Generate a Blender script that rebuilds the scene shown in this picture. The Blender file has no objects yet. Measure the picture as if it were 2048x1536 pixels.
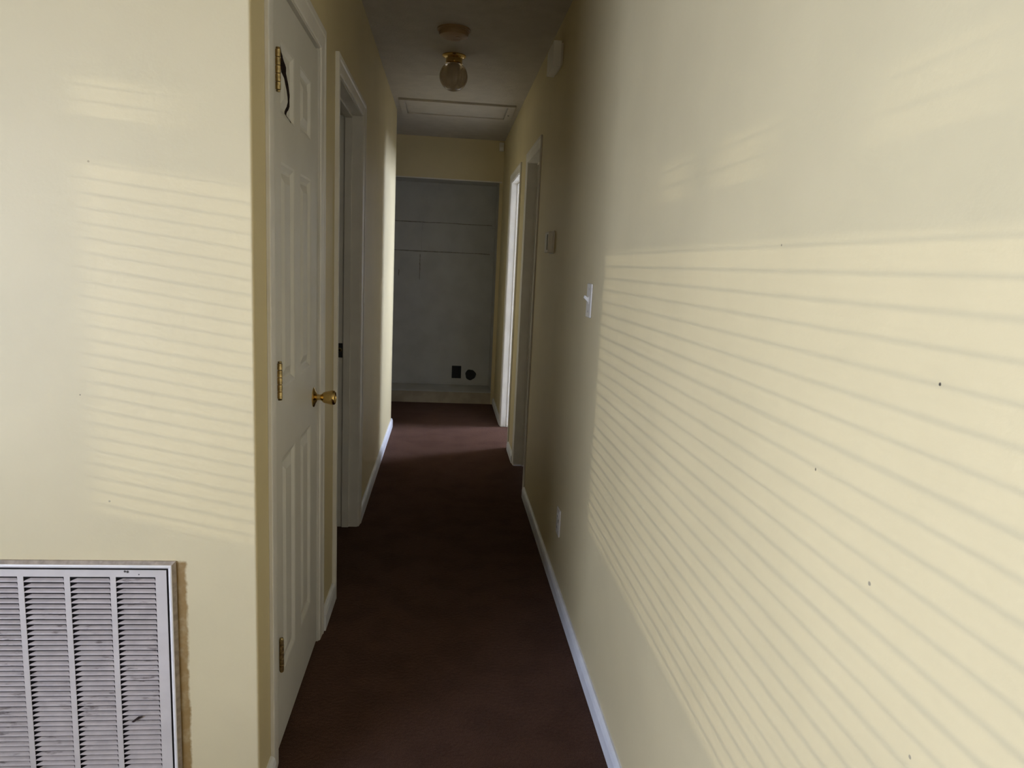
import bpy, bmesh, math, random
from mathutils import Matrix, Vector
random.seed(7)
S = bpy.context.scene
COL = S.collection

# ------------------------------------------------------------------ camera
cam_d = bpy.data.cameras.new('camera')
cam = bpy.data.objects.new('camera', cam_d)
COL.objects.link(cam)
R = ((0.99474851, 0.03194639, 0.09723593),
     (-0.09055807, -0.16798176, 0.98162180),
     (0.04769313, -0.98527233, -0.16420660))
m = Matrix.Identity(4)
for i in range(3):
    m[i][0] = R[i][0]; m[i][1] = -R[i][1]; m[i][2] = -R[i][2]
m[0][3], m[1][3], m[2][3] = 0.0, 0.0, 1.35
cam.matrix_world = m
cam_d.sensor_width = 36.0
cam_d.lens = 1420.0 / 2048.0 * 36.0
cam_d.clip_start = 0.02
S.camera = cam

# ------------------------------------------------------------------ sky, sun glint, exposure
w = bpy.data.worlds.new('sky'); S.world = w
w.use_nodes = True
bg = w.node_tree.nodes['Background']
bg.inputs['Color'].default_value = (0.76, 0.87, 1.17, 1)
bg.inputs['Strength'].default_value = 6.0

def lamp(name, kind, loc, energy, color=(1, 1, 1), **kw):
    d = bpy.data.lights.new(name, kind); d.energy = energy; d.color = color
    for k, v in kw.items(): setattr(d, k, v)
    o = bpy.data.objects.new(name, d); o.location = loc; COL.objects.link(o)
    return o
# low sun flashing off a car window outside, through the blinds
gl = lamp('sun_glint', 'AREA', (-6.9, -3.1, 2.10), 145, (1.0, 0.91, 0.76), shape='RECTANGLE', size=0.11, size_y=0.008)
gl.rotation_euler = (math.radians(90), 0, math.radians(-90))

# overcast daylight arriving at the two windows
def daylight(name, loc, direction, height, width, watts):
    o = lamp(name, 'AREA', loc, watts, (0.76, 0.87, 1.17), shape='RECTANGLE', size=width, size_y=height)
    d = Vector(direction).normalized(); up = Vector((0, 0, 1)); right = up.cross(-d).normalized()
    o.matrix_world = Matrix(((right.x, up.x, -d.x, loc[0]), (right.y, up.y, -d.y, loc[1]), (right.z, up.z, -d.z, loc[2]), (0, 0, 0, 1)))
    return o
daylight('daylight_living', (-2.85, -1.065, 1.20), (1, 0, -0.12), 1.60, 2.57, 228)
daylight('daylight_far', (2.58, 6.06, 1.95), (-1, 0, -0.75), 0.95, 0.72, 265)

S.view_settings.view_transform = 'Standard'
S.view_settings.look = 'None'
S.view_settings.exposure = 0.0
S.view_settings.gamma = 1.0
S.view_settings.use_curve_mapping = False
S.cycles.use_denoising = True
S.cycles.denoising_prefilter = 'ACCURATE'
S.cycles.max_bounces = 10
S.cycles.diffuse_bounces = 6
S.cycles.sample_clamp_indirect = 8.0
S.cycles.use_adaptive_sampling = False

# ------------------------------------------------------------------ helpers
class MB:
    def __init__(s): s.v = []; s.f = []
    def add(s, vs, fs):
        n = len(s.v); s.v += [tuple(p) for p in vs]
        s.f += [tuple(n + i for i in f) for f in fs]
        return s
    def box(s, x0, x1, y0, y1, z0, z1):
        vs = [(x, y, z) for z in (z0, z1) for y in (y0, y1) for x in (x0, x1)]
        return s.add(vs, [(0, 2, 3, 1), (4, 5, 7, 6), (0, 1, 5, 4), (2, 6, 7, 3), (0, 4, 6, 2), (1, 3, 7, 5)])
    def loops(s, loops, cap0=True, cap1=True, closed=False):
        n = len(loops[0]); base = len(s.v)
        for l in loops: s.v += [tuple(p) for p in l]
        L = len(loops)
        for i in range(L if closed else L - 1):
            a = base + i * n; b = base + ((i + 1) % L) * n
            for j in range(n):
                k = (j + 1) % n
                s.f.append((a + j, a + k, b + k, b + j))
        if not closed:
            if cap0: s.f.append(tuple(base + j for j in reversed(range(n))))
            if cap1: s.f.append(tuple(base + (L - 1) * n + j for j in range(n)))
        return s
    def lathe(s, prof, c, axis='z', seg=32, cap0=True, cap1=True):
        ls = []
        for r, h in prof:
            l = []
            for k in range(seg):
                a = 2 * math.pi * k / seg; p, q = r * math.cos(a), r * math.sin(a)
                if axis == 'z': l.append((c[0] + p, c[1] + q, c[2] + h))
                elif axis == 'x': l.append((c[0] + h, c[1] + p, c[2] + q))
                else: l.append((c[0] + q, c[1] + h, c[2] + p))
            ls.append(l)
        return s.loops(ls, cap0, cap1)
    def build(s, name, mat=None, parent=None, smooth=False, bevel=0.0, origin=None, seg=2):
        o0 = Vector(origin) if origin else (parent_loc(parent) if parent else Vector((0, 0, 0)))
        me = bpy.data.meshes.new(name)
        me.from_pydata([tuple(Vector(p) - o0) for p in s.v], [], s.f)
        bm = bmesh.new(); bm.from_mesh(me)
        bmesh.ops.recalc_face_normals(bm, faces=bm.faces)
        bm.to_mesh(me); bm.free()
        if mat: me.materials.append(mat)
        if smooth:
            for p in me.polygons: p.use_smooth = True
        o = bpy.data.objects.new(name, me); COL.objects.link(o)
        if parent:
            o.parent = parent
            o.location = o0 - parent_loc(parent)
        else: o.location = o0
        if bevel:
            b = o.modifiers.new('bevel', 'BEVEL'); b.width = bevel; b.segments = seg
            b.limit_method = 'ANGLE'; b.angle_limit = math.radians(40)
        if smooth: autosmooth(o)
        return o

def parent_loc(p):
    v = Vector((0, 0, 0))
    while p is not None:
        v = v + p.location; p = p.parent
    return v

def autosmooth(o, ang=35):
    me = o.data
    bm = bmesh.new(); bm.from_mesh(me)
    for e in bm.edges:
        if len(e.link_faces) == 2 and e.calc_face_angle(0) > math.radians(ang): e.smooth = False
    bm.to_mesh(me); bm.free()

def struct(o, label=None):
    o['kind'] = 'structure'
    if label: o['label'] = label
    return o

def thing(name, label, cat, loc, group=None):
    o = bpy.data.objects.new(name, None); COL.objects.link(o)
    o.location = loc; o['label'] = label; o['category'] = cat
    o.empty_display_size = 0.05
    if group: o['group'] = group
    return o

def sroot(name, label, loc):
    o = bpy.data.objects.new(name, None); COL.objects.link(o)
    o.location = loc; o.empty_display_size = 0.05
    return struct(o, label)

# ------------------------------------------------------------------ materials
class NT:
    def __init__(s, mat): s.t = mat.node_tree; s.n = s.t.nodes; s.l = s.t.links
    def node(s, kind, **kw):
        n = s.n.new(kind)
        for k, v in kw.items(): setattr(n, k, v)
        return n
    def math(s, op, a, b=None, clamp=False):
        n = s.node('ShaderNodeMath', operation=op, use_clamp=clamp)
        for i, x in enumerate((a, b)):
            if x is None: continue
            if isinstance(x, (int, float)): n.inputs[i].default_value = x
            else: s.l.new(x, n.inputs[i])
        return n.outputs[0]
    def mix(s, fac, a, b):
        n = s.node('ShaderNodeMix', data_type='RGBA')
        for sock, x in ((n.inputs[0], fac), (n.inputs[6], a), (n.inputs[7], b)):
            if isinstance(x, (int, float)): sock.default_value = x
            elif isinstance(x, tuple): sock.default_value = (*x[:3], 1)
            else: s.l.new(x, sock)
        return n.outputs[2]
    def noise(s, vec, scale, detail=3, rough=0.55):
        n = s.node('ShaderNodeTexNoise'); n.inputs['Scale'].default_value = scale
        n.inputs['Detail'].default_value = detail; n.inputs['Roughness'].default_value = rough
        if vec is not None: s.l.new(vec, n.inputs['Vector'])
        return n.outputs['Fac']
    def ramp(s, fac, a, b):
        n = s.node('ShaderNodeMapRange'); n.inputs['From Min'].default_value = a; n.inputs['From Max'].default_value = b
        n.interpolation_type = 'SMOOTHSTEP'
        s.l.new(fac, n.inputs['Value']); return n.outputs['Result']

def mat(name, color, rough=0.6, bump=0.0, bscale=60, var=0.0, vscale=8, metal=0.0, spots=(), extra=None, stretch=None, spec=0.5):
    ma = bpy.data.materials.new(name); ma.use_nodes = True
    nt = NT(ma); p = nt.n['Principled BSDF']
    p.inputs['Roughness'].default_value = rough; p.inputs['Metallic'].default_value = metal
    p.inputs['Specular IOR Level'].default_value = spec
    geo = nt.node('ShaderNodeNewGeometry'); pos = geo.outputs['Position']
    if stretch:
        vm = nt.node('ShaderNodeVectorMath', operation='MULTIPLY'); nt.l.new(pos, vm.inputs[0]); vm.inputs[1].default_value = stretch
        tex = vm.outputs[0]
    else: tex = pos
    c = color
    if var:
        f = nt.ramp(nt.noise(tex, vscale, 4), 0.3, 0.7)
        c = nt.mix(f, tuple(x * (1 - var) for x in color), tuple(min(1, x * (1 + var)) for x in color))
    for (px, py, pz, rad, col) in spots:
        d = nt.node('ShaderNodeVectorMath', operation='DISTANCE'); nt.l.new(pos, d.inputs[0]); d.inputs[1].default_value = (px, py, pz)
        wob = nt.math('MULTIPLY', nt.noise(pos, 150, 2), rad * 1.2)
        f = nt.ramp(nt.math('ADD', d.outputs['Value'], wob), rad * 1.9, rad * 1.2)
        c = nt.mix(f, c, col)
    if extra: c = extra(nt, pos, c)
    if isinstance(c, tuple): p.inputs['Base Color'].default_value = (*c, 1)
    else: nt.l.new(c, p.inputs['Base Color'])
    if bump:
        b = nt.node('ShaderNodeBump'); b.inputs['Strength'].default_value = bump; b.inputs['Distance'].default_value = 0.004
        nt.l.new(nt.noise(tex, bscale, 4), b.inputs['Height']); nt.l.new(b.outputs['Normal'], p.inputs['Normal'])
    return ma

WALL = (0.63, 0.535, 0.315)
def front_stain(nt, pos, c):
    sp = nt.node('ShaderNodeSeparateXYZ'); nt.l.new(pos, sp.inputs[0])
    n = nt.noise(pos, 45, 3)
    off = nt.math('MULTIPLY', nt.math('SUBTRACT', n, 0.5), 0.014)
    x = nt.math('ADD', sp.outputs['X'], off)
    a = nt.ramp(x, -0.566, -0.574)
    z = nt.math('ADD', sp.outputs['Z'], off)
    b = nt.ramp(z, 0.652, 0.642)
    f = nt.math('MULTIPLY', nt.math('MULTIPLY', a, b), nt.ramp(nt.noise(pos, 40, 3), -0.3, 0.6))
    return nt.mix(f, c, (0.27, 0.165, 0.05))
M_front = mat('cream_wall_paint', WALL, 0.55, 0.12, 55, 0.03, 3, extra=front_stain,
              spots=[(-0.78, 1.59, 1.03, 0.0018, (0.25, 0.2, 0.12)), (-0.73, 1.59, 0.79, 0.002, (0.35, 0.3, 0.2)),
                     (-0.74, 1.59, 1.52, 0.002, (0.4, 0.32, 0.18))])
M_wall = mat('cream_hall_paint', WALL, 0.5, 0.12, 55, 0.03, 3,
             spots=[(0.502, 0.668, 1.252, 0.0022, (0.05, 0.04, 0.03)), (0.502, 0.735, 1.005, 0.0025, (0.3, 0.26, 0.18)),
                    (0.502, 0.88, 1.10, 0.002, (0.2, 0.16, 0.1)), (0.502, 1.05, 1.40, 0.0015, (0.2, 0.16, 0.1)),
                    (0.502, 0.63, 0.86, 0.002, (0.35, 0.3, 0.2))])
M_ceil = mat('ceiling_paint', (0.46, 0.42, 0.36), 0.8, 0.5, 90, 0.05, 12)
M_trim = mat('white_trim_paint', (0.72, 0.69, 0.64), 0.4, 0.08, 40, 0.04, 9)
M_base = mat('white_baseboard_paint', (0.74, 0.75, 0.78), 0.4, 0.06, 40, 0.06, 14)
M_door = mat('white_door_paint', (0.62, 0.60, 0.55), 0.42, 0.10, 30, 0.03, 6)
M_recess = mat('grey_white_recess_paint', (0.47, 0.47, 0.45), 0.7, 0.1, 40, 0.06, 5)
M_ledge = mat('tan_plinth_paint', (0.36, 0.3, 0.21), 0.7, 0.1, 40, 0.12, 9)
M_grime = mat('dark_wall_residue', (0.27, 0.255, 0.22), 0.9, 0.2, 90, 0.2, 40)
M_brass = mat('polished_brass', (0.62, 0.43, 0.16), 0.16, 0, 1, 0.1, 40, metal=1.0)
M_hinge = mat('tarnished_brass', (0.45, 0.34, 0.16), 0.3, 0.1, 200, 0.35, 90, metal=1.0)
M_dark = mat('black_parts_and_hole_dark', (0.006, 0.006, 0.008), 0.6)
M_plate = mat('ivory_plastic', (0.72, 0.68, 0.6), 0.35)
M_toggle = mat('white_plastic', (0.85, 0.83, 0.78), 0.3)
M_yellowed = mat('yellowed_plastic', (0.32, 0.2, 0.09), 0.5, 0.05, 60, 0.06, 20)
M_metal = mat('steel_screw', (0.5, 0.48, 0.45), 0.3, metal=1.0)
M_hole = mat('raw_hardboard', (0.03, 0.016, 0.012), 0.95, 0.4, 200, 0.3, 120)
M_duct = mat('dusty_black_duct', (0.02, 0.016, 0.014), 0.95)
M_ext = mat('exterior_ground', (0.42, 0.41, 0.38), 0.9, 0, 1, 0.15, 2)
def grime(nt, pos, c):
    vm = nt.node('ShaderNodeVectorMath', operation='MULTIPLY'); nt.l.new(pos, vm.inputs[0]); vm.inputs[1].default_value = (18, 40, 130)
    a = nt.ramp(nt.noise(vm.outputs[0], 1.0, 5, 0.65), 0.56, 0.7)
    b = nt.ramp(nt.noise(pos, 9, 2), 0.42, 0.62)
    f = nt.math('MULTIPLY', nt.math('MULTIPLY', a, b), 0.85)
    return nt.mix(f, c, (0.07, 0.045, 0.035))
M_louvre = mat('dusty_louvre_metal', (0.43, 0.37, 0.335), 0.5, 0.05, 80, 0.08, 30, extra=grime)
M_grille = mat('grille_enamel', (0.60, 0.545, 0.495), 0.4, 0.04, 60, 0.04, 18,
               spots=[(-0.700, 1.582, 0.628, 0.003, (0.05, 0.04, 0.03)), (-0.694, 1.582, 0.627, 0.003, (0.05, 0.04, 0.03)), (-0.67, 1.582, 0.621, 0.0016, (0.1, 0.09, 0.08))])
M_frame = mat('grille_frame_enamel', (0.78, 0.735, 0.68), 0.35, 0.04, 60, 0.05, 18)
M_lip = mat('grille_lip_old_paint', (0.36, 0.3, 0.24), 0.6, 0.2, 120, 0.2, 60)

def carpet():
    ma = bpy.data.materials.new('brown_carpet_pile'); ma.use_nodes = True
    nt = NT(ma); p = nt.n['Principled BSDF']
    pos = nt.node('ShaderNodeNewGeometry').outputs['Position']
    fine = nt.noise(pos, 420, 3, 0.7); mid = nt.noise(pos, 90, 3); big = nt.noise(pos, 6, 3)
    c = nt.mix(nt.ramp(fine, 0.3, 0.7), (0.032, 0.015, 0.009), (0.12, 0.062, 0.043))
    c = nt.mix(nt.math('MULTIPLY', nt.ramp(mid, 0.35, 0.7), 0.5), c, (0.06, 0.03, 0.02))
    c = nt.mix(nt.math('MULTIPLY', nt.ramp(big, 0.4, 0.65), 0.3), c, (0.024, 0.01, 0.006))
    nt.l.new(c, p.inputs['Base Color'])
    p.inputs['Roughness'].default_value = 1.0; p.inputs['Specular IOR Level'].default_value = 0.0
    p.inputs['Sheen Weight'].default_value = 0.2; p.inputs['Sheen Roughness'].default_value = 0.3
    p.inputs['Sheen Tint'].default_value = (0.85, 0.58, 0.48, 1)
    b = nt.node('ShaderNodeBump'); b.inputs['Strength'].default_value = 0.9; b.inputs['Distance'].default_value = 0.006
    h = nt.math('ADD', nt.math('MULTIPLY', fine, 0.6), mid)
    nt.l.new(h, b.inputs['Height']); nt.l.new(b.outputs['Normal'], p.inputs['Normal'])
    return ma
M_carpet = carpet()

def glassy():
    ma = bpy.data.materials.new('smoky_ribbed_glass'); ma.use_nodes = True
    nt = NT(ma); p = nt.n['Principled BSDF']
    p.inputs['Base Color'].default_value = (0.62, 0.52, 0.4, 1)
    p.inputs['Roughness'].default_value = 0.12
    p.inputs['Transmission Weight'].default_value = 0.65
    p.inputs['IOR'].default_value = 1.3
    return ma
M_glass = glassy()
M_bulb = mat('frosted_bulb', (0.8, 0.76, 0.68), 0.3)

# ------------------------------------------------------------------ structure
XL, XR, YF, ZC = -0.412, 0.502, 1.59, 2.48
T = 0.10
struct(MB().box(-2.72, 2.32, -4.12, 7.34, -0.12, 0.0).build('floor', M_carpet), 'dark brown carpeted floor of the hallway')
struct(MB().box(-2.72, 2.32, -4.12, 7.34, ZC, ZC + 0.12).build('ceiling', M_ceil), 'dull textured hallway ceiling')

# wall facing the camera, with a hole for the return air grille and a rounded outside corner
VX0, VX1, VZ0, VZ1 = -1.125, -0.622, 0.095, 0.626
f = MB()
f.box(-2.6, VX0, YF, YF + T, 0, ZC); f.box(VX1, -0.50, YF, YF + T, 0, ZC)
f.box(VX0, VX1, YF, YF + T, 0, VZ0); f.box(VX0, VX1, YF, YF + T, VZ1, ZC)
r = 0.006
poly = [(-0.50, YF), (XL - r, YF)]
for k in range(1, 6):
    a = -math.pi / 2 + k * math.pi / 10
    poly.append((XL - r + r * math.cos(a), YF + r + r * math.sin(a)))
poly += [(XL, YF + T), (-0.50, YF + T)]
f.loops([[(x, y, 0) for x, y in poly], [(x, y, ZC) for x, y in poly]])
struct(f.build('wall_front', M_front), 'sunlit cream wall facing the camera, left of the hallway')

D1 = (1.77, 2.39); D2 = (2.765, 3.505); D3 = (4.085, 4.68); D4 = (5.17, 5.86); ZD = 2.0
f = MB()
for a, b in ((YF + T, D1[0] - .02), (D1[1] + .02, D2[0] - .02), (D2[1] + .02, 5.75)):
    f.box(XL - T, XL, a, b, 0, ZC)
for d in (D1, D2): f.box(XL - T, XL, d[0] - .02, d[1] + .02, ZD + .02, ZC)
struct(f.build('wall_left', M_wall), 'left hallway wall with two doorways')
f = MB()
for a, b in ((-4.0, D3[0] - .02), (D3[1] + .02, D4[0] - .02), (D4[1] + .02, 7.34)):
    f.box(XR, XR + T, a, b, 0, ZC)
for d in (D3, D4): f.box(XR, XR + T, d[0] - .02, d[1] + .02, ZD + .02, ZC)
struct(f.build('wall_right', M_wall), 'long cream wall along the right side of the hallway')

# outer shell of the house (unseen, keeps the daylight coming through the windows only)
WL = (-2.35, 0.22, 0.40, 1.94)
f = MB()
f.box(-2.72, -2.6, -4.12, WL[0], 0, ZC); f.box(-2.72, -2.6, WL[1], 7.34, 0, ZC)
f.box(-2.72, -2.6, WL[0], WL[1], 0, WL[2]); f.box(-2.72, -2.6, WL[0], WL[1], WL[3], ZC)
struct(f.build('wall_living_left', M_wall), 'cream outside wall with the blind-covered window')
struct(MB().box(-2.6, XR + T, -4.12, -4.0, 0, ZC).build('wall_back', M_wall), 'cream wall behind the camera')
struct(MB().box(-2.6, XL - T, 5.65, 5.75, 0, ZC).build('wall_alcove', M_wall), 'wall closing the alcove at the hallway end')
struct(MB().box(-1.7, -1.6, 5.75, 7.34, 0, ZC).build('wall_alcove_left', M_wall), 'left wall of the alcove at the hallway end')
WF = (5.70, 6.42, 1.40, 2.15)
M_white = mat('white_room_paint', (0.88, 0.88, 0.88), 0.7)
M_bounce = mat('pale_bounce_floor', (0.74, 0.73, 0.71), 0.5, 0.05, 20, 0.06, 5)
f = MB()
f.box(2.2, 2.32, 4.85, WF[0], 0, ZC); f.box(2.2, 2.32, WF[1], 7.34, 0, ZC)
f.box(2.2, 2.32, WF[0], WF[1], 0, WF[2]); f.box(2.2, 2.32, WF[0], WF[1], WF[3], ZC)
struct(f.build('wall_bathroom_right', M_white), 'white bathroom wall with a window')
struct(MB().box(XR + T, 2.2, 7.22, 7.34, 0, ZC).build('wall_bathroom_end', M_white), 'white end wall of the bright side room')
struct(MB().box(XR + T, 2.32, 4.75, 4.85, 0, ZC).build('wall_bathroom_near', M_white), 'white near wall of the bright side room')
struct(MB().box(XR + .06, 2.2, 4.85, 7.22, 0, .004).build('floor_bounce', M_bounce), 'unseen pale sheet added to bounce daylight in the side room')  # pale sheet added over the carpet to bounce daylight at the doorway

# laundry recess at the end of the hall
struct(MB().box(-1.6, XR, 6.82, 6.90, 2.112, ZC).build('wall_end', M_wall), 'yellow bulkhead wall over the laundry recess')
f = MB(); f.box(-1.6, XR, 7.22, 7.34, 0, ZC); f.box(0.470, XR, 6.85, 7.22, 0, 2.112)
f.box(-1.6, 0.470, 6.9, 7.22, 2.112, 2.2)
wrec = struct(f.build('wall_recess', M_recess), 'grey white back wall of the laundry recess')
struct(MB().box(-1.6, 0.492, 6.812, 6.822, 2.104, 2.114).build('trim_1', M_trim, bevel=.002), 'thin pale bead along the bottom edge of the bulkhead')
struct(MB().box(0.470, XR, 6.822, 6.85, 0, 2.112).build('wall_recess_return', M_wall), 'narrow return beside the laundry recess')
pl = struct(MB().box(-1.6, 0.470, 6.825, 7.22, 0, 0.112).build('trim_2', M_ledge), 'low tan plinth across the laundry recess floor')
MB().box(-1.6, 0.470, 6.815, 7.22, 0.112, 0.118).build('plinth_top', M_recess, pl, bevel=.002)
MB().box(-1.6, 0.465, 7.212, 7.22, 0.118, 0.135).build('plinth_upstand', M_recess, pl, bevel=.002)
def ridge(x0, x1, z0, z1, n=18):
    b = MB(); loops = []
    horiz = (x1 - x0) > (z1 - z0)
    for i in range(n + 1):
        t = i / n; h = 0.004 + 0.003 * random.random(); o_ = random.uniform(-.002, .002)
        if horiz:
            x = x0 + (x1 - x0) * t; z = (z0 + z1) / 2 + o_
            loops.append([(x, 7.222, z - h), (x, 7.216, z - h * .4), (x, 7.216, z + h * .4), (x, 7.222, z + h)])
        else:
            z = z0 + (z1 - z0) * t; x = (x0 + x1) / 2 + o_
            loops.append([(x - h, 7.222, z), (x - h * .4, 7.216, z), (x + h * .4, 7.216, z), (x + h, 7.222, z)])
    return b.loops(loops)
ridge(-1.4, 0.44, 1.728, 1.738).build('shelf_mark', M_grime, wrec)
ridge(-1.4, 0.43, 1.445, 1.455).build('shelf_mark', M_grime, wrec)
ridge(-0.268, -0.258, 1.17, 1.42).build('shelf_mark', M_grime, wrec)
ridge(-0.250, -0.244, 1.46, 1.72).build('shelf_mark', M_recess, wrec)
ridge(-0.475, -0.462, 1.20, 1.26, 5).build('shelf_mark', M_grime, wrec)
for z in (1.725, 1.442):
    MB().box(0.440, 0.470, 7.19, 7.222, z - .02, z + .004).build('shelf_clip', M_recess, wrec, bevel=.003)

# ------------------------------------------------------------------ door casings and jambs
def casing_set(name, label, d, ztop_open, wallx, sg, width, th, depth, stop=None):
    """d = clear opening (y0, y1); sg = +1 when the room side is +x"""
    yc = (d[0] + d[1]) / 2
    root = sroot(name, label, (wallx, yc, 0))
    prof = [(0, 0), (0, th), (.005, th * 1.12), (width * .3, th * 1.12), (width * .38, th * .85), (width * .8, th * .72), (width * .96, th * .6), (width, th * .3), (width, 0)]
    outs = (d[0] - width - .004, d[1] + width + .004); zt = ztop_open + .004 + width
    for side, s in ((outs[0], 1), (outs[1], -1)):
        b = MB()
        b.loops([[(wallx + sg * w_, side + s * u, 0) for u, w_ in prof], [(wallx + sg * w_, side + s * u, zt - u) for u, w_ in prof]])
        b.build('casing_leg', M_trim, root, bevel=.0008, seg=1)
    b = MB()
    b.loops([[(wallx + sg * w_, outs[0] + u, zt - u) for u, w_ in prof], [(wallx + sg * w_, outs[1] - u, zt - u) for u, w_ in prof]])
    b.build('casing_head', M_trim, root, bevel=.0008, seg=1)
    xa, xb = sorted((wallx, wallx - sg * depth))
    MB().box(xa, xb, d[0] - .02, d[0], 0, ztop_open).build('jamb', M_trim, root)
    MB().box(xa, xb, d[1], d[1] + .02, 0, ztop_open).build('jamb', M_trim, root)
    MB().box(xa, xb, d[0] - .02, d[1] + .02, ztop_open, ztop_open + .02).build('head_jamb', M_trim, root)
    if stop:
        a, c = sorted((wallx - sg * stop[0], wallx - sg * stop[1]))
        MB().box(a, c, d[0], d[0] + .011, 0, ztop_open - .011).build('door_stop', M_trim, root, bevel=.002)
        MB().box(a, c, d[1] - .011, d[1], 0, ztop_open - .011).build('door_stop', M_trim, root, bevel=.002)
        MB().box(a, c, d[0], d[1], ztop_open - .011, ztop_open).build('door_stop', M_trim, root, bevel=.002)
    return root
casing_set('trim_3', 'white casing around the closed panelled closet door', D1, ZD - .015, XL, 1, .066, .009, T, (.045, .06))
c2 = casing_set('trim_4', 'white casing around the open dark doorway on the left', D2, ZD, XL, 1, .060, .014, T, (.042, .076))
casing_set('trim_5', 'white casing around the near dark doorway on the right', D3, ZD, XR, -1, .060, .010, T, (.055, .067))
casing_set('trim_6', 'white casing around the bright far doorway on the right', D4, ZD, XR, -1, .060, .010, T, (.045, .075))
# strike plate on the far jamb of the open doorway
sp = MB(); sp.box(-.519, -.491, 3.5030, 3.5052, .868, .938); spo = sp.build('strike_plate', M_dark, c2, bevel=.001)
MB().lathe([(.010, 0), (.010, -.0016), (.007, -.0016), (.007, 0)], (-.505, 3.503, .905), 'y', 20).build('strike_ring', M_hinge, spo)

# ------------------------------------------------------------------ baseboards
def base_run(name, label, x, sg, y0, y1, h=.062, th=.015):
    prof = [(0, 0), (th, 0), (th, h * .72), (th * .75, h * .9), (th * .35, h), (0, h)]
    b = MB(); b.loops([[(x + sg * u, y0, z) for u, z in prof], [(x + sg * u, y1, z) for u, z in prof]])
    return struct(b.build(name, M_base), label)
bl = base_run('baseboard_right', 'white baseboard along the right wall', XR, -1, 1.335, D3[0] - .066)
base_run('baseboard_right_near', 'white baseboard piece nearest the camera on the right', XR, -1, -4.0, 1.3335)
base_run('baseboard_right_middle', 'white baseboard between the two right doorways', XR, -1, D3[1] + .066, D4[0] - .066)
base_run('baseboard_right_far', 'white baseboard past the bright doorway', XR, -1, D4[1] + .066, 6.82)
base_run('baseboard_left_near', 'short white baseboard at the corner before the closet door', XL, 1, YF - .004, D1[0] - .072, .07)
base_run('baseboard_left_middle', 'short white baseboard between closet door and open doorway', XL, 1, D1[1] + .072, D2[0] - .066, .075)
base_run('baseboard_left_far', 'bright white baseboard along the far left wall', XL, 1, D2[1] + .066, 5.762, .07)
b = MB(); prof = [(0, 0), (.015, 0), (.015, .05), (.011, .063), (.005, .07), (0, .07)]
b.loops([[(-2.6, YF - u, z) for u, z in prof], [(XL + .001, YF - u, z) for u, z in prof]])
struct(b.build('baseboard_front', M_base), 'white baseboard under the return air grille')

# ------------------------------------------------------------------ closet door with six panels
XD = -0.416
SL0, SL1, SZ0, SZ1 = 1.790, 2.378, 0.012, 1.972
cols = ((1.870, 2.030), (2.108, 2.268)); rows = ((0.205, 0.820), (1.005, 1.577), (1.688, 1.862))
f = MB()
th = .035
ys = [SL0, cols[0][0], cols[0][1], cols[1][0], cols[1][1], SL1]
for i in (0, 2, 4): f.box(XD - th, XD, ys[i], ys[i + 1], SZ0, SZ1)
zs = [SZ0, rows[0][0], rows[0][1], rows[1][0], rows[1][1], rows[2][0], rows[2][1], SZ1]
for c in cols:
    for i in (0, 2, 4, 6): f.box(XD - th, XD, c[0], c[1], zs[i], zs[i + 1])
door = struct(f.build('door_1', M_door, origin=(XD, SL0, 0)), 'closed white six-panel closet door with brass knob and a cracked top panel')
def panel_mb(c, rw):
    y0, y1 = c; z0, z1 = rw
    def rect(i, d): return [(XD - d, y0 + i, z0 + i), (XD - d, y1 - i, z0 + i), (XD - d, y1 - i, z1 - i), (XD - d, y0 + i, z1 - i)]
    b = MB()
    b.loops([rect(0, .034), rect(0, 0), rect(.006, .0015), rect(.017, .0085), rect(.024, .009), rect(.030, .0075), rect(.046, .002), rect(.049, .0015)])
    return b
panels = {}
for ci, c in enumerate(cols):
    for ri, rw in enumerate(rows):
        panels[(ci, ri)] = panel_mb(c, rw).build('door_panel', M_door, door)
# jagged crack broken through the upper left panel
left = [(1.886, 1.8505), (1.896, 1.8435), (1.906, 1.834), (1.900, 1.817), (1.905, 1.795), (1.927, 1.774), (1.945, 1.760), (1.955, 1.747), (1.962, 1.724), (1.951, 1.706), (1.962, 1.6965), (1.985, 1.6895)]
right = [(1.889, 1.8520), (1.916, 1.846), (1.936, 1.840), (1.941, 1.820), (1.940, 1.800), (1.966, 1.780), (1.978, 1.763), (1.988, 1.747), (1.988, 1.722), (1.974, 1.707), (1.977, 1.699), (2.000, 1.6905)]
cut = MB()
pc = left + right[::-1]
cut.loops([[(XD + .02, y, z) for y, z in pc], [(XD - .060, y, z) for y, z in pc]])
cutter = cut.build('cutter', M_hole)
tgt = panels[(0, 2)]
tgt.data.materials.append(M_hole)
md = tgt.modifiers.new('crack', 'BOOLEAN'); md.operation = 'DIFFERENCE'; md.object = cutter; md.solver = 'EXACT'
try: md.material_mode = 'TRANSFER'
except Exception: pass
bpy.context.view_layer.update()
nm = bpy.data.meshes.new_from_object(tgt.evaluated_get(bpy.context.evaluated_depsgraph_get()))
tgt.modifiers.clear(); tgt.data = nm
tgt['label'] = 'upper left door panel split by a dark jagged crack'
bpy.data.objects.remove(cutter, do_unlink=True)
# hollow core behind the crack
MB().box(XD - .0345, XD - .0335, cols[0][0], cols[0][1], rows[2][0], rows[2][1]).build('door_core', M_hole, door)

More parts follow.
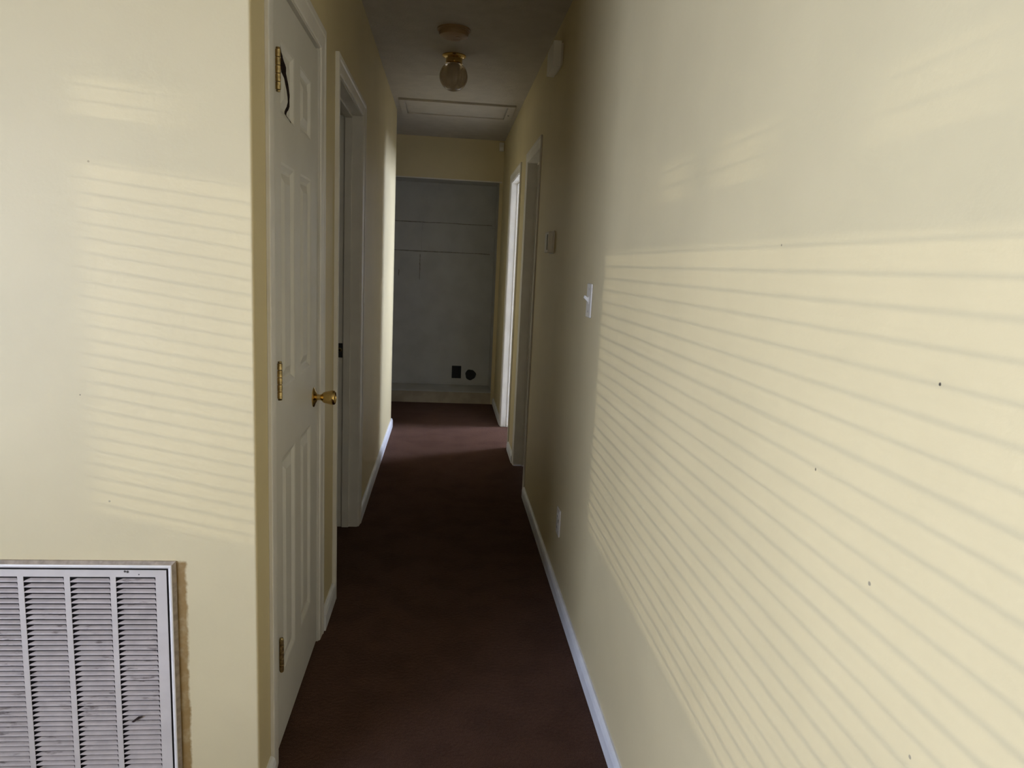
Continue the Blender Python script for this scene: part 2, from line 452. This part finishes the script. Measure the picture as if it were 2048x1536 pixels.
for z0 in (0.257, 0.995, 1.727):
    hb = MB(); hb.box(XD - .002, XD + .0015, SL0 - .020, SL0 + .003, z0, z0 + .09)
    hinge = hb.build('hinge', M_hinge, door)
    kb = MB(); cx, cy = -.4025, SL0 - .004
    for k in range(5):
        a = z0 + k * .018
        kb.lathe([(.0052, .0004), (.0062, .0012), (.0062, .0168), (.0052, .0176)], (cx, cy, a), 'z', 14)
    kb.lathe([(.0035, 0), (.0055, .0015), (.0045, .004), (.001, .005)], (cx, cy, z0 + .09), 'z', 12)
    kb.lathe([(.001, -.005), (.0045, -.004), (.0055, -.0015), (.0035, 0)], (cx, cy, z0), 'z', 12)
    kb.build('hinge_knuckle', M_hinge, hinge, smooth=True)
KY, KZ = 2.318, 0.898
kn = MB().lathe([(.0, .0), (.0185, .0), (.0185, .004), (.010, .008), (.009, .016), (.011, .022), (.0165, .027), (.0195, .034), (.0225, .048), (.0235, .055), (.0235, .060), (.022, .064), (.019, .066), (.0185, .0635), (.0, .0635)],
           (XD + .004, KY, KZ), 'x', 36).build('door_knob', M_brass, door, smooth=True)
MB().lathe([(.0325, 0), (.0325, .002), (.030, .004), (.022, .006), (.018, .0085), (.0, .0085)], (XD, KY, KZ), 'x', 36).build('knob_rose', M_brass, kn, smooth=True)
MB().lathe([(.004, 0), (.004, .0012), (.0, .0012)], (XD + .0672, KY, KZ), 'x', 12).build('knob_button', M_hole, kn)

# closed slab in the near right doorway
d3 = struct(MB().box(XR + .068, XR + .103, D3[0], D3[1], .01, ZD).build('door_2', M_door), 'closed shadowed door in the near right doorway')

# ------------------------------------------------------------------ return air grille
g = thing('return_air_grille', 'large dusty white louvred return air grille low on the cream wall', 'vent', (-.87, YF, .36))
gx0, gx1, gz0, gz1 = -1.158, -.591, .052, .651
def ring(b, o, i, yo, yi):
    (ax0, ax1, az0, az1), (bx0, bx1, bz0, bz1) = o, i
    A = [(ax0, yo, az0), (ax1, yo, az0), (ax1, yo, az1), (ax0, yo, az1)]
    B = [(bx0, yi, bz0), (bx1, yi, bz0), (bx1, yi, bz1), (bx0, yi, bz1)]
    return A, B
def inset(d): return (gx0 + d, gx1 - d, gz0 + d, gz1 - d)
def rect(d, y): a = inset(d); return [(a[0], y, a[2]), (a[1], y, a[2]), (a[1], y, a[3]), (a[0], y, a[3])]
b = MB(); b.loops([rect(0, YF + .001), rect(.0, YF - .004), rect(.0065, YF - .0115), rect(.0065, YF + .001)], closed=True)
b.build('outer_lip', M_lip, g)
b = MB(); b.loops([rect(.0062, YF - .004), rect(.0062, YF - .0125), rect(.0095, YF - .0135), rect(.0140, YF - .0115), rect(.0145, YF - .002)], closed=True)
b.build('frame', M_frame, g, bevel=.0006, seg=1)
b = MB(); b.loops([rect(.0143, YF - .003), rect(.0143, YF - .002), rect(.024, YF - .002), rect(.024, YF - .003)], closed=True)
b.build('frame_gap', M_duct, g)
NC, CW, CP = 5, .086, .0985
cx1 = -.6345; pitch = .0127; NR = 40; zt0 = .6145
pY0, pY1 = YF - .0085, YF - .0072
px = inset(.0195)
b = MB()
xl_last = cx1 - CW - (NC - 1) * CP
zb = zt0 - NR * pitch
b.box(px[0], px[1], pY0, pY1, zt0, px[3]); b.box(px[0], px[1], pY0, pY1, px[2], zb)
b.box(cx1, px[1], pY0, pY1, zb, zt0); b.box(px[0], xl_last, pY0, pY1, zb, zt0)
for k in range(NC - 1):
    xr_ = cx1 - CW - k * CP
    b.box(xr_ - (CP - CW), xr_, pY0, pY1, zb, zt0)
b.build('face_plate', M_grille, g)
lm = None
for k in range(NC):
    xr_ = cx1 - k * CP
    for j in range(NR):
        zz = zt0 - (j + 1) * pitch
        if lm is None:
            L = MB()
            pr = [(0, -.0003), (.0003, .0013), (.002, .0035), (.0042, .0056), (.0062, .0070), (.0066, .0063), (.0047, .0048), (.0027, .0027), (.0014, .0005), (.0010, -.0004)]
            h = CW / 2
            L.loops([[(-h + .0045, y, z) for y, z in pr], [(-h + .0062, y, z) for y, z in pr]][0:0] or
                    [[(-h + (.013 * min(1, max(0, (y - .0005) / .0055))), y, z) for y, z in pr], [(h - (.005 * min(1, max(0, (y - .0005) / .0055))), y, z) for y, z in pr]])
            o = L.build('louvre', M_louvre, g, smooth=True, origin=None)
            # re-centre mesh at louvre origin
            lm = o.data
            me2 = lm; off = g.location
            for v in me2.vertices: v.co += off
        else:
            o = bpy.data.objects.new('louvre', lm); COL.objects.link(o); o.parent = g
        o.location = Vector((xr_ - CW / 2, pY0, zz)) - g.location
        o.rotation_euler = (random.uniform(-.05, .05), 0, random.uniform(-.004, .004))
b = MB(); D_ = .10
b.box(VX0, VX1, YF + D_ - .004, YF + D_ - .001, VZ0, VZ1)
b.box(VX0, VX0 + .002, YF + .004, YF + D_, VZ0, VZ1); b.box(VX1 - .002, VX1, YF + .004, YF + D_, VZ0, VZ1)
b.box(VX0, VX1, YF + .004, YF + D_, VZ0, VZ0 + .002); b.box(VX0, VX1, YF + .004, YF + D_, VZ1 - .002, VZ1)
b.build('duct_box', M_duct, g)
# scrap of debris caught in the louvres
b = MB(); b.loops([[(-.699, 1.5785, .255), (-.694, 1.5785, .254), (-.694, 1.581, .254), (-.699, 1.581, .255)], [(-.684, 1.579, .2675), (-.675, 1.579, .2675), (-.675, 1.582, .2675), (-.684, 1.582, .2675)]])
b.build('debris', M_hole, g)

# ------------------------------------------------------------------ fittings on the right wall
t = thing('light_switch', 'white toggle light switch plate on the right wall near the sunlit edge', 'switch', (XR, 2.452, 1.243))
pt = MB().box(XR - .006, XR, 2.414, 2.490, 1.184, 1.302).build('cover_plate', M_plate, t, bevel=.003)
MB().box(XR - .008, XR - .005, 2.446, 2.458, 1.231, 1.257).build('toggle_collar', M_plate, t, bevel=.0008)
b = MB(); b.loops([[(XR - .006, 2.448, 1.236), (XR - .006, 2.456, 1.236), (XR - .006, 2.456, 1.252), (XR - .006, 2.448, 1.252)],
                   [(XR - .024, 2.4485, 1.252), (XR - .024, 2.4555, 1.252), (XR - .021, 2.4555, 1.261), (XR - .021, 2.4485, 1.261)]])
b.build('toggle', M_toggle, t, bevel=.001)
for z in (1.205, 1.281): MB().lathe([(.0035, 0), (.003, -.0012), (.0, -.0014)], (XR - .006, 2.452, z), 'x', 12).build('screw', M_metal, pt)

t = thing('thermostat', 'small pale thermostat box on the dark right wall before the doorways', 'thermostat', (XR, 3.43, 1.468))
bx = MB().box(XR - .007, XR, 3.365, 3.495, 1.415, 1.521).build('wall_plate', M_plate, t, bevel=.002)
MB().box(XR - .030, XR - .006, 3.370, 3.490, 1.420, 1.516).build('cover', M_plate, t, bevel=.004)
for k in range(5): MB().box(XR - .0308, XR - .0295, 3.385 + k * .006, 3.388 + k * .006, 1.432, 1.504).build('slot', M_grime, bx)

t = thing('doorbell_chime', 'white doorbell chime box high on the right wall under the ceiling', 'chime', (XR, 3.52, 2.317))
MB().box(XR - .012, XR, 3.428, 3.616, 2.270, 2.366).build('base', M_plate, t, bevel=.002)
MB().box(XR - .047, XR - .010, 3.420, 3.624, 2.262, 2.373).build("cover", M_toggle, t, bevel=.0025)

t = thing('wall_outlet', 'pale low wall outlet plate on the shaded right wall above the baseboard', 'outlet', (XR, 2.79, .308))
pt = MB().box(XR - .007, XR, 2.754, 2.826, .252, .366).build('cover_plate', M_plate, t, bevel=.003)
for z in (.333, .285):
    fc = MB().lathe([(.0165, 0), (.0165, -.003), (.0, -.003)], (XR - .006, 2.79, z), 'x', 20).build('socket', M_plate, t)
    for dy in (-.006, .006): MB().box(XR - .0096, XR - .0085, 2.79 + dy - .001, 2.79 + dy + .001, z - .004, z + .004).build('slot', M_dark, fc)

t = thing('corner_sensor', 'small white box in the top right corner of the yellow bulkhead', 'sensor', (.475, 6.82, 2.43))
MB().box(.452, .494, 6.795, 6.82, 2.385, 2.462).build('body', M_plate, t, bevel=.003)
MB().box(.458, .488, 6.792, 6.796, 2.392, 2.42).build('lens', M_toggle, t, bevel=.001)

# ------------------------------------------------------------------ laundry recess fittings
t = thing('dryer_outlet', 'black rectangular outlet low on the laundry recess wall, left of the round hole', 'outlet', (.137, 7.22, .249))
b = MB(); x0, x1, z0, z1, y0 = .090, .184, .186, .312, 7.2195
def rr(i, y): return [(x0 + i, y, z0 + i), (x1 - i, y, z0 + i), (x1 - i, y, z1 - i), (x0 + i, y, z1 - i)]
b.loops([rr(0, y0), rr(0, y0 - .006), rr(.004, y0 - .008), rr(.009, y0 - .007), rr(.010, y0 - .002)], cap0=False)
b.build('box', M_dark, t)  # wall left uncut: black colour gives the dark inside the open box
for dx in (-.014, .014): MB().box(.137 + dx - .002, .137 + dx + .002, 7.2165, 7.219, .245, .268).build('slot', M_duct, t)
t = thing('dryer_vent_hole', 'black round dryer vent opening beside the rectangular outlet in the laundry recess', 'vent', (.282, 7.22, .225))
b = MB(); ls = []
for rr_, yy in ((.054, 7.2195), (.054, 7.214), (.049, 7.212), (.046, 7.213), (.045, 7.2185)):
    ls.append([(.282 + rr_ * (1 + .05 * math.sin(3 * a_ + 1) + .03 * math.sin(7 * a_)) * math.cos(a_), yy, .225 + rr_ * (1 + .05 * math.sin(3 * a_ + 1) + .03 * math.sin(7 * a_)) * math.sin(a_)) for a_ in [2 * math.pi * k / 32 for k in range(32)]])
b.loops(ls, cap0=False); b.build('duct_ring', M_dark, t)  # no real hole: black ring and disc stand for the shade inside it
fl = MB()
for q in range(4):
    a_ = math.pi / 2 * q
    fl.box(.282 + .012 * math.cos(a_) - .006, .282 + .012 * math.cos(a_) + .006, 7.2155, 7.2175, .225 + .012 * math.sin(a_) - .006, .225 + .012 * math.sin(a_) + .006)
fl.build('damper', M_duct, t)

# ------------------------------------------------------------------ ceiling fittings
t = thing('smoke_detector', 'round yellowed smoke detector on the ceiling nearer than the globe light', 'detector', (0.0, 3.74, ZC))
MB().lathe([(.082, 0), (.082, -.008), (.078, -.010)], (0, 3.74, ZC), 'z', 40).build('base', M_yellowed, t, smooth=True)
MB().lathe([(.076, -.010), (.076, -.014), (.073, -.016), (.073, -.020), (.070, -.033), (.055, -.040), (.03, -.042), (.0, -.042)], (0, 3.74, ZC), 'z', 40).build('cover', M_yellowed, t, smooth=True)
MB().lathe([(.012, -.041), (.012, -.044), (.0, -.045)], (.02, 3.72, ZC), 'z', 16).build('test_button', M_yellowed, t)

LY = 4.19
t = thing('ceiling_light', 'brass ceiling light with a round ribbed smoky glass globe', 'lamp', (0.006, LY, ZC))
cn = MB().lathe([(.066, 0), (.066, -.004), (.061, -.010), (.052, -.014), (.046, -.018), (.046, -.040), (.049, -.044), (.046, -.046)], (.006, LY, ZC), 'z', 40).build('canopy', M_brass, t, smooth=True)
for q in range(3):
    a_ = 2 * math.pi * q / 3 - 1.57
    MB().lathe([(.0045, -.002), (.0045, .010), (.0, .011)], (.006 + .047 * math.cos(a_), LY + .047 * math.sin(a_), ZC - .035), 'z', 10).build('screw', M_brass, cn)
gr = .078; ls = []; gz = ZC - .040 - .070
for i in range(33):
    ph = .62 + (math.pi - .62 - .02) * i / 32
    l = []
    for k in range(96):
        a_ = 2 * math.pi * k / 96; rb = 1 + .010 * math.cos(24 * a_) * math.sin(ph)
        l.append((.006 + gr * rb * math.sin(ph) * math.cos(a_), LY + gr * rb * math.sin(ph) * math.sin(a_), gz + gr * math.cos(ph)))
    ls.append(l)
MB().loops(ls, cap0=False).build('globe', M_glass, t, smooth=True)
MB().lathe([(.013, -.03), (.013, -.055), (.020, -.068), (.029, -.085), (.030, -.100), (.024, -.116), (.012, -.124), (.0, -.126)], (.006, LY, ZC), 'z', 24).build('bulb', M_bulb, t, smooth=True)

t = thing('attic_hatch', 'flat attic access hatch with a thin wooden frame set in the ceiling', 'hatch', (.04, 5.57, ZC))
hx0, hx1, hy0, hy1 = -.375, .462, 5.32, 5.84
MB().box(hx0 + .046, hx1 - .062, hy0 + .040, hy1 - .062, ZC - .006, ZC).build('panel', M_ceil, t)
MB().box(hx0, hx1, hy0, hy0 + .036, ZC - .016, ZC).build('frame_rail', M_ceil, t, bevel=.002)
MB().box(hx0, hx1, hy1 - .054, hy1, ZC - .014, ZC).build('frame_rail', M_ceil, t, bevel=.002)
MB().box(hx0, hx0 + .040, hy0 + .036, hy1 - .054, ZC - .014, ZC).build('frame_rail', M_ceil, t, bevel=.002)
MB().box(hx1 - .054, hx1, hy0 + .036, hy1 - .054, ZC - .014, ZC).build('frame_rail', M_ceil, t, bevel=.002)
MB().lathe([(.007, -.0135), (.007, -.016), (.0, -.017)], (.43, 5.62, ZC), 'z', 12).build('screw', M_hole, t)

# ------------------------------------------------------------------ windows and blinds (behind / beside the camera)
def window(name, label, x, d, sg):
    root = sroot(name, label, (x, (d[0] + d[1]) / 2, d[2]))
    b = MB(); a, c = sorted((x, x - sg * .12))
    for q in ((d[0], d[0] + .035, d[2], d[3]), (d[1] - .035, d[1], d[2], d[3]), (d[0], d[1], d[2], d[2] + .035), (d[0], d[1], d[3] - .035, d[3])):
        b.box(a, c, q[0], q[1], q[2], q[3])
    b.build('window_frame', M_trim, root)
window('window_1', 'white framed living room window behind the blind', -2.6, WL, 1)
window('window_2', 'white framed window lighting the far side room', 2.2, WF, -1)
M_slat = mat('white_blind_slat', (0.75, 0.74, 0.7), 0.4)
_nt = NT(M_slat); _tr = _nt.node('ShaderNodeBsdfTranslucent'); _tr.inputs['Color'].default_value = (0.9, 0.89, 0.84, 1)
_mx = _nt.node('ShaderNodeMixShader'); _mx.inputs[0].default_value = 0.15     # thin vinyl lets daylight through
_nt.l.new(_nt.n['Principled BSDF'].outputs[0], _mx.inputs[1]); _nt.l.new(_tr.outputs[0], _mx.inputs[2])
_nt.l.new(_mx.outputs[0], _nt.n['Material Output'].inputs['Surface'])
def blind(label, x, d, tilt, depth=.0205, pitch=.0215):
    t = thing('window_blind', label, 'blind', (x, (d[0] + d[1]) / 2, d[3]))
    MB().box(x - .02, x + .02, d[0] + .01, d[1] - .01, d[3] - .03, d[3]).build('head_rail', M_slat, t)
    n = int((d[3] - d[2] - .05) / pitch); me = None
    for i in range(n):
        z = d[3] - .035 - i * pitch
        if me is None:
            L = MB(); hw = (d[1] - d[0]) / 2 - .015; pr = [(-depth / 2, 0), (0, .0018), (depth / 2, 0), (depth / 2, -.0006), (0, .0012), (-depth / 2, -.0006)]
            L.loops([[(u + t.location.x, -hw + t.location.y, v + t.location.z) for u, v in pr], [(u + t.location.x, hw + t.location.y, v + t.location.z) for u, v in pr]])
            o = L.build('slat', M_slat, t); me = o.data
        else:
            o = bpy.data.objects.new('slat', me); COL.objects.link(o); o.parent = t
        o.location = (0, 0, z - t.location.z); o.rotation_euler = (0, tilt(z), 0)
    MB().box(x - .012, x + .012, d[0] + .012, d[1] - .012, d[2] + .002, d[2] + .014).build('bottom_rail', M_slat, t)
def tilt(z): return math.radians(-2.5 + random.uniform(-2.6, 2.6))
blind('white slatted blind over the living room window', -2.575, WL, tilt)
g_ = struct(MB().box(-40, 40, -40, 40, -.5, -.3).build('ground', M_ext), 'ground outside the house')
M_low_blocker = mat('white_low_blocker', (0.78, 0.78, 0.76), 0.85, 0.1, 30, 0.1, 5)  # unseen boards added to cut the glint off low and bounce daylight
fr_ = sroot('low_glint_blocker', 'unseen boards added to cut off the low part of the sun glint', (-5.0, -2.0, -.3)); bm_ = None
for i in range(60):
    y = -8.0 + i * .2
    if bm_ is None:
        o = MB().box(-5.01, -4.99, y, y + .197, -.3, 1.685).build('board', M_low_blocker, fr_); bm_ = o.data; y00 = y
    else:
        o = bpy.data.objects.new('board', bm_); COL.objects.link(o); o.parent = fr_; o.location = (0, y - y00, 0)
M_beam = mat('dark_high_blocker', (0.2, 0.15, 0.1), 0.8, 0.1, 30, 0.1, 5)  # unseen bars added: they end the glint above, slots make its streaks
pr_ = sroot('high_glint_blocker', 'unseen slotted bars added to cut off the sun glint above and leave streaks', (-4.45, -1.5, 1.9))
MB().box(-4.5, -4.4, -8, 4, 1.875, 1.900).build('beam', M_beam, pr_)
MB().box(-4.5, -4.4, -8, 4, 1.938, 1.985).build('beam', M_beam, pr_)
MB().box(-4.5, -4.4, -8, 4, 2.012, 2.7).build('beam', M_beam, pr_)
for a, b_ in ((-8, -1.86), (-1.80, -1.70), (-1.62, -1.58), (-1.50, -1.30), (-1.20, 4)):
    MB().box(-4.48, -4.42, a, b_, 1.900, 1.938).build('block', M_beam, pr_)
for a, b_ in ((-8, -1.67), (-1.62, -1.57), (-1.53, 4)):
    MB().box(-4.48, -4.42, a, b_, 1.985, 2.012).build('block', M_beam, pr_)
